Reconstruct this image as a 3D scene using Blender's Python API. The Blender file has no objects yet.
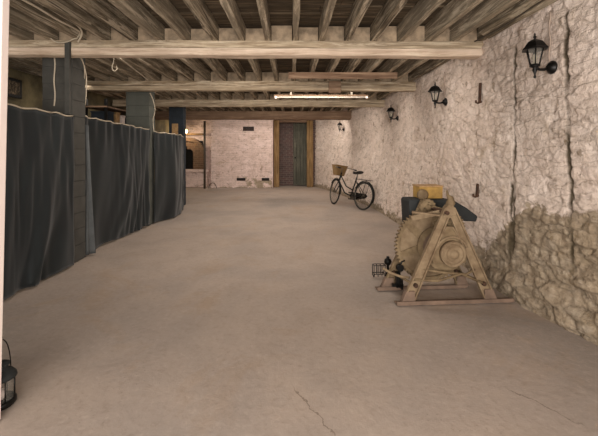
import bpy, math, random
from mathutils import Vector, Matrix, noise
random.seed(7)
C = bpy.context.scene.collection
PI = math.pi
F = 370.0; CX = 291.0; CY = 150.0; H = 1.4

# ---------------------------------------------------------------- materials
def lin(c):
    return tuple(((v/255)/12.92 if v/255 <= .04045 else ((v/255+.055)/1.055)**2.4) for v in c) + (1,)

class NT:
    def __init__(s, name):
        s.m = bpy.data.materials.new(name); s.m.use_nodes = True
        s.t = s.m.node_tree; s.b = s.t.nodes['Principled BSDF']
    def n(s, kind, **kw):
        nd = s.t.nodes.new(kind)
        for k, v in kw.items():
            if k in nd.inputs: nd.inputs[k].default_value = v
            else: setattr(nd, k, v)
        return nd
    def l(s, a, b): s.t.links.new(a, b)
    def coord(s, scale=(1, 1, 1)):
        tc = s.n('ShaderNodeTexCoord'); mp = s.n('ShaderNodeMapping'); mp.inputs['Scale'].default_value = scale
        s.l(tc.outputs['Object'], mp.inputs['Vector']); return mp.outputs['Vector']
    def noise(s, vec, scale, detail=6, rough=.6, dist=0):
        nd = s.n('ShaderNodeTexNoise'); nd.inputs['Scale'].default_value = scale; nd.inputs['Detail'].default_value = detail
        nd.inputs['Roughness'].default_value = rough; nd.inputs['Distortion'].default_value = dist
        s.l(vec, nd.inputs['Vector']); return nd.outputs['Fac']
    def ramp(s, fac, stops):
        r = s.n('ShaderNodeValToRGB'); e = r.color_ramp.elements
        while len(e) < len(stops): e.new(.5)
        for el, (p, c) in zip(e, stops):
            el.position = p; el.color = c if len(c) == 4 else lin(c)
        s.l(fac, r.inputs['Fac']); return r.outputs['Color']
    def mix(s, fac, a, b, mode='MIX'):
        m = s.n('ShaderNodeMix', data_type='RGBA', blend_type=mode)
        for i, v in ((0, fac), (6, a), (7, b)):
            if hasattr(v, 'links'): s.l(v, m.inputs[i])
            elif i == 0: m.inputs[i].default_value = v
            else: m.inputs[i].default_value = v if len(v) == 4 else lin(v)
        return m.outputs[2]
    def math(s, op, a, b=0.0, clamp=False):
        m = s.n('ShaderNodeMath', operation=op); m.use_clamp = clamp
        for i, v in ((0, a), (1, b)):
            if hasattr(v, 'links'): s.l(v, m.inputs[i])
            else: m.inputs[i].default_value = v
        return m.outputs[0]
    def mr(s, v, a, b, c=0, d=1):
        m = s.n('ShaderNodeMapRange'); s.l(v, m.inputs[0])
        for i, q in ((1, a), (2, b), (3, c), (4, d)): m.inputs[i].default_value = q
        return m.outputs[0]
    def fin(s, col, rough=.9, bump=None, strength=.3, dist=.01, metal=0, spec=.3):
        if hasattr(col, 'links'): s.l(col, s.b.inputs['Base Color'])
        else: s.b.inputs['Base Color'].default_value = lin(col)
        s.b.inputs['Roughness'].default_value = rough; s.b.inputs['Metallic'].default_value = metal
        s.b.inputs['Specular IOR Level'].default_value = spec
        if bump is not None:
            bp = s.n('ShaderNodeBump', Strength=strength, Distance=dist); s.l(bump, bp.inputs['Height']); s.l(bp.outputs['Normal'], s.b.inputs['Normal'])
        return s.m

def attr(t, name):
    a = t.n('ShaderNodeAttribute'); a.attribute_name = name; return a.outputs['Fac']

def stone_mat(name, light, mid, dirt):
    t = NT(name); v = t.coord()
    n1 = t.noise(v, 2.2, 5, .6); n2 = t.noise(v, 14, 8, .72, .3); n3 = t.noise(v, 45, 6, .7); n4 = t.noise(v, 5, 8, .7, .5)
    cell = attr(t, 'cell'); j = attr(t, 'joint')
    paint = t.mix(t.mr(n1, .35, .65), light, mid)
    paint = t.mix(t.mr(cell, .35, .7, 0, .35), paint, dirt)
    paint = t.mix(t.mr(n2, .5, .66, 0, .6), paint, dirt)
    paint = t.mix(t.mr(n3, .56, .68, 0, .4), paint, (128, 108, 90))
    paint = t.mix(t.mr(n4, .56, .66, 0, .45), paint, (150, 128, 106))
    paint = t.mix(t.math('MULTIPLY', j, t.mr(n4, .42, .6, .05, .6)), paint, (120, 100, 82))
    st = t.ramp(n2, [(.28, (100, 86, 72)), (.42, (138, 122, 102)), (.56, (166, 149, 127)), (.72, (196, 180, 160))])
    st = t.mix(t.mr(cell, .3, .7, 0, .4), st, (160, 140, 116))
    st = t.mix(t.mr(n4, .5, .62, 0, .5), st, (176, 162, 144))
    st = t.mix(t.math('MULTIPLY', j, t.mr(n2, .35, .6, .0, .7)), st, (80, 68, 54))
    b = attr(t, 'bare')
    bm = t.mr(t.math('ADD', b, t.math('MULTIPLY', t.math('SUBTRACT', n4, .5), 2.2)), .42, .58)
    col = t.mix(bm, paint, st)
    spot = t.mr(t.noise(v, 6, 4, .6), .64, .68)
    col = t.mix(t.math('MULTIPLY', spot, .6), col, (116, 96, 68))
    tc = t.n('ShaderNodeTexCoord'); mp = t.n('ShaderNodeMapping'); mp.inputs['Scale'].default_value = (3.2, 3.6, 12.5); t.l(tc.outputs['Object'], mp.inputs['Vector'])
    nz = t.n('ShaderNodeTexNoise'); nz.inputs['Scale'].default_value = 9; nz.inputs['Detail'].default_value = 5; t.l(tc.outputs['Object'], nz.inputs['Vector'])
    va = t.n('ShaderNodeVectorMath', operation='MULTIPLY_ADD'); t.l(nz.outputs['Color'], va.inputs[0]); va.inputs[1].default_value = (.9, .9, .6); t.l(mp.outputs['Vector'], va.inputs[2])
    vo = t.n('ShaderNodeTexVoronoi', feature='DISTANCE_TO_EDGE'); t.l(va.outputs[0], vo.inputs['Vector']); vo.inputs['Scale'].default_value = 1
    ln = t.mr(vo.outputs['Distance'], .0, .09, 1, 0)
    col = t.mix(t.math('MULTIPLY', ln, t.mr(n4, .42, .6, .0, .5)), col, (128, 110, 92))
    big = t.noise(v, 2.6, 5, .7, .6)
    col = t.mix(t.mr(big, .58, .7, 0, .4), col, (162, 138, 104))
    cr = attr(t, 'crack')
    col = t.mix(t.math('MULTIPLY', cr, .95), col, (76, 66, 50))
    h = t.math('SUBTRACT', t.math('ADD', n2, t.math('MULTIPLY', n3, .8)), t.math('MULTIPLY', ln, .22))
    return t.fin(col, .95, h, .9, .02, spec=.15)

def wood_mat(name, dark, mid, light, axis='Y', spots=0.0, seedscale=1.0):
    t = NT(name)
    sc = {'X': (.6, 9, 9), 'Y': (9, .6, 9), 'Z': (9, 9, .6)}[axis]
    v = t.coord(sc); v0 = t.coord()
    oi = t.n('ShaderNodeObjectInfo')
    n1 = t.noise(v, 2.5*seedscale, 8, .7, .6); n2 = t.noise(v0, 1.7, 4, .6); n3 = t.noise(v, 14, 4, .6)
    c = t.ramp(n1, [(.36, dark), (.5, mid), (.64, light)])
    c = t.mix(t.mr(n2, .4, .65, 0, .55), c, dark)
    c = t.mix(t.mr(oi.outputs['Random'], 0, 1, 0, .3), c, light)
    if spots: c = t.mix(t.math('MULTIPLY', t.mr(t.noise(v, 1.9, 8, .75, 1.2), .52, .6), spots), c, (214, 198, 174))
    return t.fin(c, .88, t.math('ADD', n1, t.math('MULTIPLY', n3, .4)), .5, .008, spec=.2)

def plain(name, c, rough=.6, metal=0, var=.25, scale=12, c2=None, spec=.4, bump=.15):
    t = NT(name); v = t.coord(); n = t.noise(v, scale, 6, .6)
    dk = c2 or tuple(x*(1-var) for x in c)
    return t.fin(t.mix(t.mr(n, .35, .65), c, dk), rough, n, bump, .004, metal, spec)

M = {}
M['stone'] = stone_mat('whitewashed rubble', (232, 216, 204), (220, 201, 188), (198, 178, 160))
M['brickwhite'] = stone_mat('whitewashed brick', (226, 204, 196), (214, 190, 180), (188, 162, 146))
M['beam'] = wood_mat('hewn beam wood', (88, 73, 56), (146, 127, 102), (202, 184, 158), 'X', .5)
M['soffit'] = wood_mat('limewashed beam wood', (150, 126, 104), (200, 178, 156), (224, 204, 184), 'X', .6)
M['beamred'] = wood_mat('reddish beam wood', (84, 62, 48), (116, 92, 74), (146, 122, 100), 'X')
M['joist'] = wood_mat('joist wood', (56, 47, 37), (120, 106, 86), (186, 171, 148), 'Y', .5)
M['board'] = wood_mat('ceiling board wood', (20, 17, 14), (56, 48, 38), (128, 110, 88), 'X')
M['block'] = plain('limewashed blocking', (172, 150, 124), .95, 0, .3, 8)
M['postwood'] = wood_mat('ochre post wood', (84, 62, 38), (126, 98, 64), (156, 128, 90), 'Z')
M['pier'] = plain('grey painted blockwork', (74, 72, 67), .9, 0, .15, 6)
M['pier2'] = plain('grey green painted blockwork', (82, 83, 76), .9, 0, .12, 6)
M['navy'] = plain('navy painted blockwork', (36, 44, 52), .85, 0, .25, 6)
M['olive'] = plain('olive plaster', (112, 100, 72), .95, 0, .35, 3)
M['white'] = plain('white gloss paint', (238, 222, 214), .5, 0, .03, 4)
M['cable'] = plain('pale cable', (190, 176, 154), .6, 0, .1)
M['wallcable'] = plain('painted over cable', (168, 148, 132), .8, 0, .15)
M['cabledark'] = plain('dark cable', (70, 60, 48), .6, 0, .1)
M['black'] = plain('black cast metal', (24, 22, 20), .42, .5, .3, 20)
M['tyre'] = plain('tyre rubber', (34, 31, 28), .8, 0, .2)
M['steel'] = plain('dull steel', (120, 112, 100), .45, .8, .25)
M['wicker'] = None
M['rust'] = plain('rusty iron', (84, 58, 42), .85, .2, .4, 20)
M['winch'] = plain('tan painted iron', (132, 112, 84), .82, .1, .28, 9, (92, 74, 52))
M['winch2'] = plain('pale dusty iron', (140, 120, 94), .85, .1, .3, 9, (104, 84, 62))
M['winchbase'] = plain('pinkish dusty steel', (122, 100, 84), .9, .0, .2, 9)
M['slate'] = plain('slate blue metal', (42, 44, 44), .7, .1, .25, 8)
M['yellow'] = plain('ochre yellow paint', (176, 138, 72), .75, 0, .22, 10)
M['saddle'] = plain('black leather', (28, 25, 22), .5)
M['tan'] = plain('tan board', (176, 140, 96), .9)
M['brick'] = None
# wicker
t = NT('wicker'); w = t.n('ShaderNodeTexWave', wave_type='BANDS', bands_direction='Z'); w.inputs['Scale'].default_value = 18; w.inputs['Distortion'].default_value = 2
t.l(t.coord(), w.inputs['Vector']); M['wicker'] = t.fin(t.mix(w.outputs['Fac'], (92, 70, 44), (146, 116, 76)), .8, w.outputs['Fac'], .6, .01)
# dark brick infill
def brickmat(name, a, b, mortar, rough=.95):
    t = NT(name); tc = t.n('ShaderNodeTexCoord'); sep = t.n('ShaderNodeSeparateXYZ'); cb = t.n('ShaderNodeCombineXYZ')
    t.l(tc.outputs['Object'], sep.inputs[0]); t.l(sep.outputs[0], cb.inputs[0]); t.l(sep.outputs[2], cb.inputs[1])
    br = t.n('ShaderNodeTexBrick'); br.inputs['Scale'].default_value = 1.0
    br.inputs['Brick Width'].default_value = .23; br.inputs['Row Height'].default_value = .078; br.inputs['Mortar Size'].default_value = .008
    br.inputs['Color1'].default_value = lin(a); br.inputs['Color2'].default_value = lin(b); br.inputs['Mortar'].default_value = lin(mortar)
    t.l(cb.outputs[0], br.inputs['Vector'])
    n = t.noise(tc.outputs['Object'], 9, 6, .6)
    c = t.mix(t.mr(n, .4, .7, 0, .5), br.outputs['Color'], mortar)
    return t.fin(c, rough, t.math('SUBTRACT', n, br.outputs['Fac']), .5, .01)
M['brick'] = brickmat('dark purple brick', (92, 68, 64), (72, 58, 58), (112, 100, 92))
M['brickrust'] = brickmat('bare orange brown brick', (150, 100, 74), (128, 92, 70), (150, 128, 106))
M['ovenb'] = brickmat('brown oven brick', (112, 84, 64), (92, 72, 56), (120, 100, 80))
M['plank'] = wood_mat('grey green planks', (58, 58, 50), (84, 82, 72), (112, 108, 94), 'Z')
# floor
t = NT('worn concrete'); v = t.coord()
big = t.noise(v, .55, 4, .55, .4); med = t.noise(v, 2.6, 6, .6, .5); fine = t.noise(v, 26, 6, .65); grit = t.noise(v, 130, 3, .6)
c = t.ramp(big, [(.3, (144, 133, 124)), (.45, (158, 144, 133)), (.55, (166, 150, 137)), (.7, (152, 140, 130))])
c = t.mix(t.mr(med, .5, .75, 0, .35), c, (134, 120, 108))
c = t.mix(t.mr(med, .45, .28, 0, .3), c, (176, 158, 142))
tanv = t.noise(v, .9, 5, .7, .8)
c = t.mix(t.mr(tanv, .54, .66, 0, .4), c, (156, 132, 108))
pit = t.noise(v, 55, 5, .7)
c = t.mix(t.math('MULTIPLY', t.mr(pit, .6, .66), t.mr(t.noise(v, 1.6, 4, .6), .5, .62, 0, .5)), c, (100, 84, 70))
c = t.mix(t.mr(fine, .54, .72, 0, .35), c, (126, 110, 96))
c = t.mix(t.mr(fine, .46, .3, 0, .3), c, (184, 168, 154))
tc = t.n('ShaderNodeTexCoord'); sp = t.n('ShaderNodeSeparateXYZ'); t.l(tc.outputs['Object'], sp.inputs[0])
X, Y = sp.outputs[0], sp.outputs[1]
wob = t.noise(v, 9, 4, .6)
def crackline(x0, y0, x1, y1, w):
    k = (x1-x0)/(y1-y0)
    dx = t.math('SUBTRACT', X, t.math('ADD', t.math('MULTIPLY', t.math('SUBTRACT', Y, y0), k), x0))
    dx = t.math('ABSOLUTE', t.math('ADD', dx, t.math('MULTIPLY', t.math('SUBTRACT', wob, .5), .16)))
    a = t.mr(dx, w, w*2.2, 1, 0)
    lo, hi = min(y0, y1), max(y0, y1)
    return t.math('MULTIPLY', a, t.math('MULTIPLY', t.mr(Y, lo, lo+.06), t.mr(Y, hi-.06, hi, 1, 0)))
ck = t.math('MAXIMUM', crackline(.0, 2.22, .24, 1.78, .003), crackline(1.28, 2.22, 1.5, 1.88, .003))
c = t.mix(t.math('MULTIPLY', ck, .55), c, (92, 74, 58))
hgt = t.math('ADD', t.math('MULTIPLY', med, .8), t.math('ADD', t.math('MULTIPLY', fine, .25), t.math('MULTIPLY', grit, .06)))
M['floor'] = t.fin(c, .85, hgt, .6, .012, spec=.2)
# cloth
t = NT('dark slate cloth'); v = t.coord(); n = t.noise(v, 2, 4); g = t.noise(v, 220, 2)
M['cloth'] = t.fin(t.mix(t.mr(n, .35, .65), (18, 25, 26), (11, 16, 18)), .62, g, .15, .002, spec=.3)
M['cloth'].node_tree.nodes['Principled BSDF'].inputs['Sheen Weight'].default_value = .15
M['clothlit'] = plain('lit grey cloth', (84, 86, 86), .85, 0, .2, 5)  # paler grey paints the light caught by the curtain's return
# glass
t = NT('lantern glass'); t.fin((170, 165, 155), .12, spec=.5); t.b.inputs['Alpha'].default_value = .16; M['glass'] = t.m
t = NT('frosted bulb'); t.fin((170, 160, 140), .4); M['bulb'] = t.m
t = NT('warm lamp glow'); t.fin((255, 220, 150), .5); t.b.inputs['Emission Color'].default_value = lin((255, 214, 140)); t.b.inputs['Emission Strength'].default_value = 6; M['glow'] = t.m
t = NT('fluorescent tube'); t.fin((214, 204, 190), .5); t.b.inputs['Emission Color'].default_value = lin((255, 236, 210)); t.b.inputs['Emission Strength'].default_value = .0; M['tube'] = t.m

# ---------------------------------------------------------------- mesh helpers
class MB:
    def __init__(s): s.v = []; s.f = []; s.sm = []
    def add(s, vs, fs, smooth=False):
        b = len(s.v); s.v += [tuple(p) for p in vs]; s.f += [tuple(b+i for i in f) for f in fs]; s.sm += [smooth]*len(fs); return s
    def box(s, x0, x1, y0, y1, z0, z1, M4=None):
        vs = [Vector(p) for p in ((x0,y0,z0),(x1,y0,z0),(x1,y1,z0),(x0,y1,z0),(x0,y0,z1),(x1,y0,z1),(x1,y1,z1),(x0,y1,z1))]
        if M4: vs = [M4 @ p for p in vs]
        return s.add(vs, [(0,3,2,1),(4,5,6,7),(0,1,5,4),(1,2,6,5),(2,3,7,6),(3,0,4,7)])
    def loft(s, rings, smooth=True, cap=True, close=False):
        n = len(rings[0]); vs = [p for r in rings for p in r]; fs = []
        m = len(rings)
        for i in range(m if close else m-1):
            a, b = i*n, ((i+1) % m)*n
            for j in range(n): fs.append((a+j, a+(j+1) % n, b+(j+1) % n, b+j))
        s.add(vs, fs, smooth)
        if cap and not close:
            s.add(rings[0], [tuple(range(n))[::-1]]); s.add(rings[-1], [tuple(range(n))])
        return s
    def tube(s, pts, r, seg=8, cap=True, close=False):
        pts = [Vector(p) for p in pts]; rings = []; up = None; n = len(pts)
        for i, p in enumerate(pts):
            if close: d = (pts[(i+1) % n]-pts[i-1]).normalized()
            else: d = (pts[min(i+1, n-1)]-pts[max(i-1, 0)]).normalized()
            if up is None: up = Vector((0,0,1)) if abs(d.z) < .9 else Vector((1,0,0))
            a = d.cross(up).normalized(); b = a.cross(d).normalized(); up = b
            rr = r[i] if isinstance(r, (list, tuple)) else r
            rings.append([p+a*math.cos(2*PI*k/seg)*rr+b*math.sin(2*PI*k/seg)*rr for k in range(seg)])
        return s.loft(rings, True, cap, close)
    def lathe(s, prof, axis='Z', c=(0,0,0), seg=24, smooth=True, cap=True):
        c = Vector(c); rings = []
        for r, h in prof:
            ring = []
            for k in range(seg):
                a = 2*PI*k/seg; x, y = r*math.cos(a), r*math.sin(a)
                ring.append(c+(Vector((x, y, h)) if axis == 'Z' else Vector((x, h, y)) if axis == 'Y' else Vector((h, x, y))))
            rings.append(ring)
        return s.loft(rings, smooth, cap)
    def prism(s, poly, y0, y1):          # poly in (x,z), extruded along y
        n = len(poly)
        vs = [(x, y0, z) for x, z in poly]+[(x, y1, z) for x, z in poly]
        fs = [tuple(range(n)), tuple(range(2*n-1, n-1, -1))]+[(i, i+n, (i+1) % n+n, (i+1) % n) for i in range(n)]
        return s.add(vs, fs)
    def bar(s, p, q, w, th, up=(0,1,0)):  # flat bar from p to q
        p, q = Vector(p), Vector(q); d = (q-p).normalized(); u = Vector(up); a = d.cross(u).normalized(); b = a.cross(d).normalized()
        w2 = w if isinstance(w, (tuple, list)) else (w, w)
        rings = [[c+a*x*ww/2+b*y*th/2 for x, y in ((-1,-1),(1,-1),(1,1),(-1,1))] for c, ww in ((p, w2[0]), (q, w2[1]))]
        return s.loft(rings, False)
    def build(s, name, mat, parent=None, bevel=0, solid=0):
        me = bpy.data.meshes.new(name); me.from_pydata(s.v, [], s.f)
        import bmesh
        bm = bmesh.new(); bm.from_mesh(me)
        for f, k in zip(bm.faces, s.sm): f.smooth = k
        bmesh.ops.remove_doubles(bm, verts=bm.verts, dist=1e-6)
        bmesh.ops.recalc_face_normals(bm, faces=bm.faces); bm.to_mesh(me); bm.free()
        me.materials.append(mat); o = bpy.data.objects.new(name, me); C.objects.link(o)
        if parent: o.parent = parent
        if bevel:
            b = o.modifiers.new('bevel', 'BEVEL'); b.width = bevel; b.segments = 2; b.limit_method = 'ANGLE'
        if solid:
            b = o.modifiers.new('solid', 'SOLIDIFY'); b.thickness = solid; b.offset = 0
        return o

def tag(o, label, cat, group=None, kind=None):
    if label: o['label'] = label
    if cat: o['category'] = cat
    if group: o['group'] = group
    if kind: o['kind'] = kind
    return o
def thing(name, label, cat, loc=(0,0,0), rz=0, group=None):
    o = bpy.data.objects.new(name, None); C.objects.link(o); o.location = loc; o.rotation_euler = (0,0,rz); o.empty_display_size = .05
    return tag(o, label, cat, group)
def struct(o, label=None):
    o['kind'] = 'structure'
    if label: o['label'] = label
    return o
def kids(o): return [c for c in bpy.data.objects if c.parent == o]
def copy_tree(o, parent=None):
    c = o.copy(); C.objects.link(c)
    if parent: c.parent = parent
    for ch in kids(o): copy_tree(ch, c)
    return c

def interp(tab, y):
    if y <= tab[0][0]: return tab[0][1]
    for i in range(len(tab)-1):
        (a, va), (b, vb) = tab[i], tab[i+1]
        if y <= b:
            m0 = (vb-tab[i-1][1])/(b-tab[i-1][0]) if i else (vb-va)/(b-a)
            m1 = (tab[i+2][1]-va)/(tab[i+2][0]-a) if i+2 < len(tab) else (vb-va)/(b-a)
            h = b-a; t_ = (y-a)/h
            return (2*t_**3-3*t_**2+1)*va+(t_**3-2*t_**2+t_)*h*m0+(-2*t_**3+3*t_**2)*vb+(t_**3-t_**2)*h*m1
    return tab[-1][1]
def sst(a, b, x):
    x = max(0, min(1, (x-a)/(b-a))); return x*x*(3-2*x)

def rough_surface(name, us, zs, pos, mat, disp, flip=False, thick=None):
    """grid surface; pos(u,z)->(point, inward normal); disp(u,z)->(depth, joint, bare, crack, cell)"""
    vs = []; A = {'joint': [], 'bare': [], 'crack': [], 'cell': []}
    for z in zs:
        for u in us:
            p, n = pos(u, z); d, j, b, c, ce = disp(u, z)
            vs.append(p+n*d); A['joint'].append(j); A['bare'].append(b); A['crack'].append(c); A['cell'].append(ce)
    nu = len(us); fs = []
    for i in range(len(zs)-1):
        for k in range(nu-1):
            q = (i*nu+k, i*nu+k+1, (i+1)*nu+k+1, (i+1)*nu+k)
            fs.append(q[::-1] if flip else q)
    me = bpy.data.meshes.new(name); me.from_pydata([tuple(v) for v in vs], [], fs)
    for k, a in A.items():
        at = me.attributes.new(k, 'FLOAT', 'POINT'); at.data.foreach_set('value', a)
    me.polygons.foreach_set('use_smooth', [True]*len(fs))
    me.materials.append(mat); o = bpy.data.objects.new(name, me); C.objects.link(o)
    return o

def stones(u, z, su, sz, seed, amp=1.0):
    wa = noise.noise((u*1.1, z*1.1, seed))*.5
    row = z/sz+wa*.6
    d, pts = noise.voronoi((u/su+noise.noise((u*4, z*4, seed))*.16, row+noise.noise((u*6+7, z*6, seed))*.16, seed))
    e = d[1]-d[0]
    cell = (noise.noise((pts[0].x*3.7, pts[0].y*2.9, 5))+1)/2
    face = sst(0, .16, e); j = 1-sst(.01, .14, e)
    f = noise.fractal((u*8, z*10, seed), .6, 2.1, 6)*.013
    tilt = (cell-.5)*.03+((u/su-pts[0].x)*(cell-.5)+(row-pts[0].y)*(.5-cell))*.02
    return amp*(.009*face+tilt)+f, j, cell

# ---------------------------------------------------------------- room shell
TOP = [(-1, 2.3), (2.0, 2.27), (3, 2.17), (4.2, 2.17), (6.5, 2.24), (8, 2.3), (9.2, 2.3), (10.8, 2.12), (12.2, 1.82), (13.5, 1.35), (14.35, .86)]
BOT = [(-1, 2.4), (2.0, 2.36), (2.76, 2.27), (3.4, 2.16), (4.2, 2.1), (6, 2.07), (8.7, 2.0), (10.7, 1.74), (12.6, 1.38), (13.6, 1.12), (14.35, .86)]
def wx(y, z): 
    k = sst(0, 2.1, z); return interp(BOT, y)*(1-k)+interp(TOP, y)*k
def wpos(y, z):
    dx = (wx(y+.05, z)-wx(y-.05, z))/.1
    n = Vector((-1, dx, 0)).normalized(); return Vector((wx(y, z), y, z)), n
def wdisp(y, z):
    su, sz = .2, .105
    d, j, ce = stones(y, z, su, sz, 3.1)
    # painted/bare boundary: bare rubble low down close to the entrance
    lim = interp([(-1, 1.05), (2.4, .98), (3.0, .9), (3.5, .8), (3.75, .6), (3.95, .38), (4.4, .2), (8, .12), (15, .1)], y)
    lim += noise.noise((y*2.2, z*.8, 9))*.12
    b = 1-sst(lim-.16, lim+.16, z)
    d *= (.8+.65*b); j *= (.5+.5*b)
    # footing bulge
    if y < 4.3: d += .07*(1-sst(.12, .26, z+.05*noise.noise((y*3, 0, 2))))*(1-sst(3.5, 4.3, y))
    cr = 0
    for y0, z0, z1, ww in ((3.56, .35, 2.42, .017), (2.92, .4, 2.5, .02), (3.60, .3, 1.1, .02)):
        yy = y0+.02*noise.noise((z*4, y0, 1))+.008*noise.noise((z*17, y0, 1))
        wl = ww*(1+.7*noise.noise((z*6, y0*3, 4)))
        c = (1-sst(wl*.6, wl*1.3, abs(y-yy)))*sst(z0, z0+.1, z)*(1-sst(z1-.05, z1, z))
        c *= .45+.55*sst(-.3, .1, noise.noise((z*3.3, y0*9, 8)))
        cr = max(cr, c)
    d -= cr*.012
    return d, j, b, min(1, cr*1.1), ce
ys = []
y = -1.0
while y < 14.35:
    ys.append(y); y += .05 if y < 2.3 else .013+max(0, y-3)*.003
ys.append(14.35)
zs = [-.05+i*.014 for i in range(207)]
struct(rough_surface('wall_right', ys, zs, wpos, M['stone'], wdisp), 'long whitewashed rubble stone wall with bare stone foot')

# floor
mb = MB(); nx, ny = 40, 80
vs = []; 
for j in range(ny+1):
    for i in range(nx+1):
        x = -4.6+i*(7.3/nx); yy = -1+j*(16.2/ny)
        vs.append((x, yy, -.012+.01*noise.noise((x*.7, yy*.7, 3))))
mb.add(vs, [(j*(nx+1)+i, j*(nx+1)+i+1, (j+1)*(nx+1)+i+1, (j+1)*(nx+1)+i) for j in range(ny) for i in range(nx)], True)
o = mb.build('floor', M['floor'], solid=0); struct(o, 'worn pinkish brown concrete floor')

# ceiling of cross boards
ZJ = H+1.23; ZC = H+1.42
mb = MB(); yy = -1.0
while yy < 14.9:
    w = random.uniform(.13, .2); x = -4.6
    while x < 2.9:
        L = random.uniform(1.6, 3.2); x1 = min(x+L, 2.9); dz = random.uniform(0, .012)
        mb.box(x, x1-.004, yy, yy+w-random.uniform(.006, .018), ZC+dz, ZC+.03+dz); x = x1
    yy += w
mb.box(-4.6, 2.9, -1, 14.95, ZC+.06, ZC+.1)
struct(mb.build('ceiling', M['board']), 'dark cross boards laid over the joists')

# far wall
YF = 13.65
def bricks(u, z, seed):
    r = math.floor(z/.085); zz = z/.085-r; uu = u/.24+(r % 2)*.5; k = math.floor(uu); uu -= k
    e = min(min(zz, 1-zz)*.085, min(uu, 1-uu)*.24)
    ce = (noise.noise((k*3.3+.5, r*1.7+.3, seed))+1)/2
    return .007*sst(0, .014, e)+(ce-.5)*.008+noise.fractal((u*4, z*4, seed), 1, 2, 4)*.008, 1-sst(.004, .016, e), ce
def fdisp(x, z):
    d, j, ce = bricks(x, z, 1.7)
    b = (1-sst(.28, .46, z+.06*noise.noise((x*4, 1, 1))))*sst(-2.0, -1.5, x)*(.6+.5*noise.noise((x*5, z*7, 3)))
    b = max(b, .7*(1-sst(.02, .1, z)))
    return d, j*.45, b*.85, 0, ce
xs = [-2.95+i*.02 for i in range(0, 114)]
fz = [i*.021 for i in range(135)]
def holes(fxs, fzs, rects):
    pass
o = rough_surface('wall_back', xs, fz, lambda x, z: (Vector((x, YF+.02*math.sin(x)+.25*sst(-1.3,-.7,x)*0, z)), Vector((0,-1,0))), M['brickwhite'], fdisp)
struct(o, 'whitewashed brick end wall left of the doorway')
# returns of the far wall beside the doorway and left recess behind
mb = MB(); mb.box(-.71, -.67, YF+.0, 14.6, 0, 2.83).build
mb.build('wall_back_return', M['brickwhite'])['kind'] = 'structure'
bpy.data.objects['wall_back_return'].name = 'trim_1'
xs2 = [-4.6+i*.03 for i in range(60)]
def f2(x, z):
    d, j, ce = bricks(x, z, 2.7); return d, j*.5, .1, 0, ce
o = rough_surface('wall_back_left', xs2, fz, lambda x, z: (Vector((x, YF+.55, z)), Vector((0,-1,0))), M['brickwhite'], f2); struct(o, 'white brick wall behind the arched oven')
# left wall
mb = MB()
o = rough_surface('wall_left', [-1+i*.08 for i in range(192)], [i*.08 for i in range(36)], lambda y, z: (Vector((-4.4, y, z)), Vector((1,0,0))), M['olive'],
    lambda y, z: (noise.fractal((y*2, z*2, 4), 1, 2, 3)*.02, 0, 0, 0, 0)); struct(o, 'olive plaster wall behind the curtains')
# wall dark back behind the doorway
mb = MB(); mb.box(-1.0, 1.2, 14.95, 15.1, 0, 2.83); o = mb.build('wall_doorway', M['brick']); struct(o, 'dark brick at the back of the doorway')
mb = MB(); mb.box(.82, 1.0, 14.2, 15.0, 0, 2.83); struct(mb.build('trim_2', M['brick']))

# doorway: posts, lintel, half brick half plank infill
door = thing('door_1', None, None, (.06, 14.1, 0)); struct(door, 'dark doorway between ochre timber posts')
def timber(mb, axis, a, b, c0, c1, w, h, seed=0, amp=.006, step=.12, prof=None):
    """hewn prism along axis from a to b; c0,c1 = centre (other two coords) at both ends"""
    n = max(2, int(abs(b-a)/step)); rings = []
    base = prof or [(-w/2, -h/2), (0, -h/2), (w/2, -h/2), (w/2, 0), (w/2, h/2), (0, h/2), (-w/2, h/2), (-w/2, 0)]
    for i in range(n+1):
        t_ = i/n; s = a+(b-a)*t_; u = c0[0]+(c1[0]-c0[0])*t_; v = c0[1]+(c1[1]-c0[1])*t_; ring = []
        for k, (p, q) in enumerate(base):
            du = noise.noise((s*2.1, k*3.7, seed))*amp*1.6+noise.noise((s*9, k*5.1, seed+9))*amp*.6
            dv = noise.noise((s*2.1, k*3.7+50, seed))*amp*1.2+noise.noise((s*9, k*5.1+50, seed+9))*amp*.5
            x, y_ = u+p+du, v+q+dv
            ring.append((s, x, y_) if axis == 'X' else (x, s, y_) if axis == 'Y' else (x, y_, s))
        rings.append(ring)
    mb.loft(rings, False); return mb
for x, w, nm in ((-.61, .2, 'post'), (.66, .24, 'post')):
    timber(MB(), 'Z', 0, 2.52, (x, 0), (x, 0), w, .2, x*7).build(nm, M['postwood'], door)
timber(MB(), 'X', -.5, .53, (0, 2.49), (0, 2.49), .16, .08, 5).build('lintel', M['beamred'], door)
mb = MB(); mb.box(-.52, .03, .45, .6, 0, 2.6); mb.build('brick_infill', M['brick'], door)
mb = MB()
for i in range(4): mb.box(.035+i*.135, .16+i*.135, .4+.01*(i % 2), .44, .02, 2.5)
mb.box(.035, .57, .44, .46, .4, .5); mb.box(.035, .57, .44, .46, 1.9, 2.0)
leaf = mb.build('door_leaf', M['plank'], door)
MB().lathe([(.02, 0), (.03, -.02), (.03, -.05), (.01, -.06)], 'Y', (.1, .4, 1.1), 12).build('handle', M['black'], leaf)

# white painted jamb close to the camera on the left
mb = MB(); vs = []
for z, x in ((0, -1.508), (2.83, -1.447)):
    vs += [(-1.78, 1.87, z), (x, 1.87, z), (x, 1.925, z), (-1.78, 1.925, z)]
mb.add(vs, [(0,3,2,1),(4,5,6,7),(0,1,5,4),(1,2,6,5),(2,3,7,6),(3,0,4,7)])
struct(mb.build('trim_3', M['white'], bevel=.006), 'white painted door jamb at the left edge')

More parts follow.
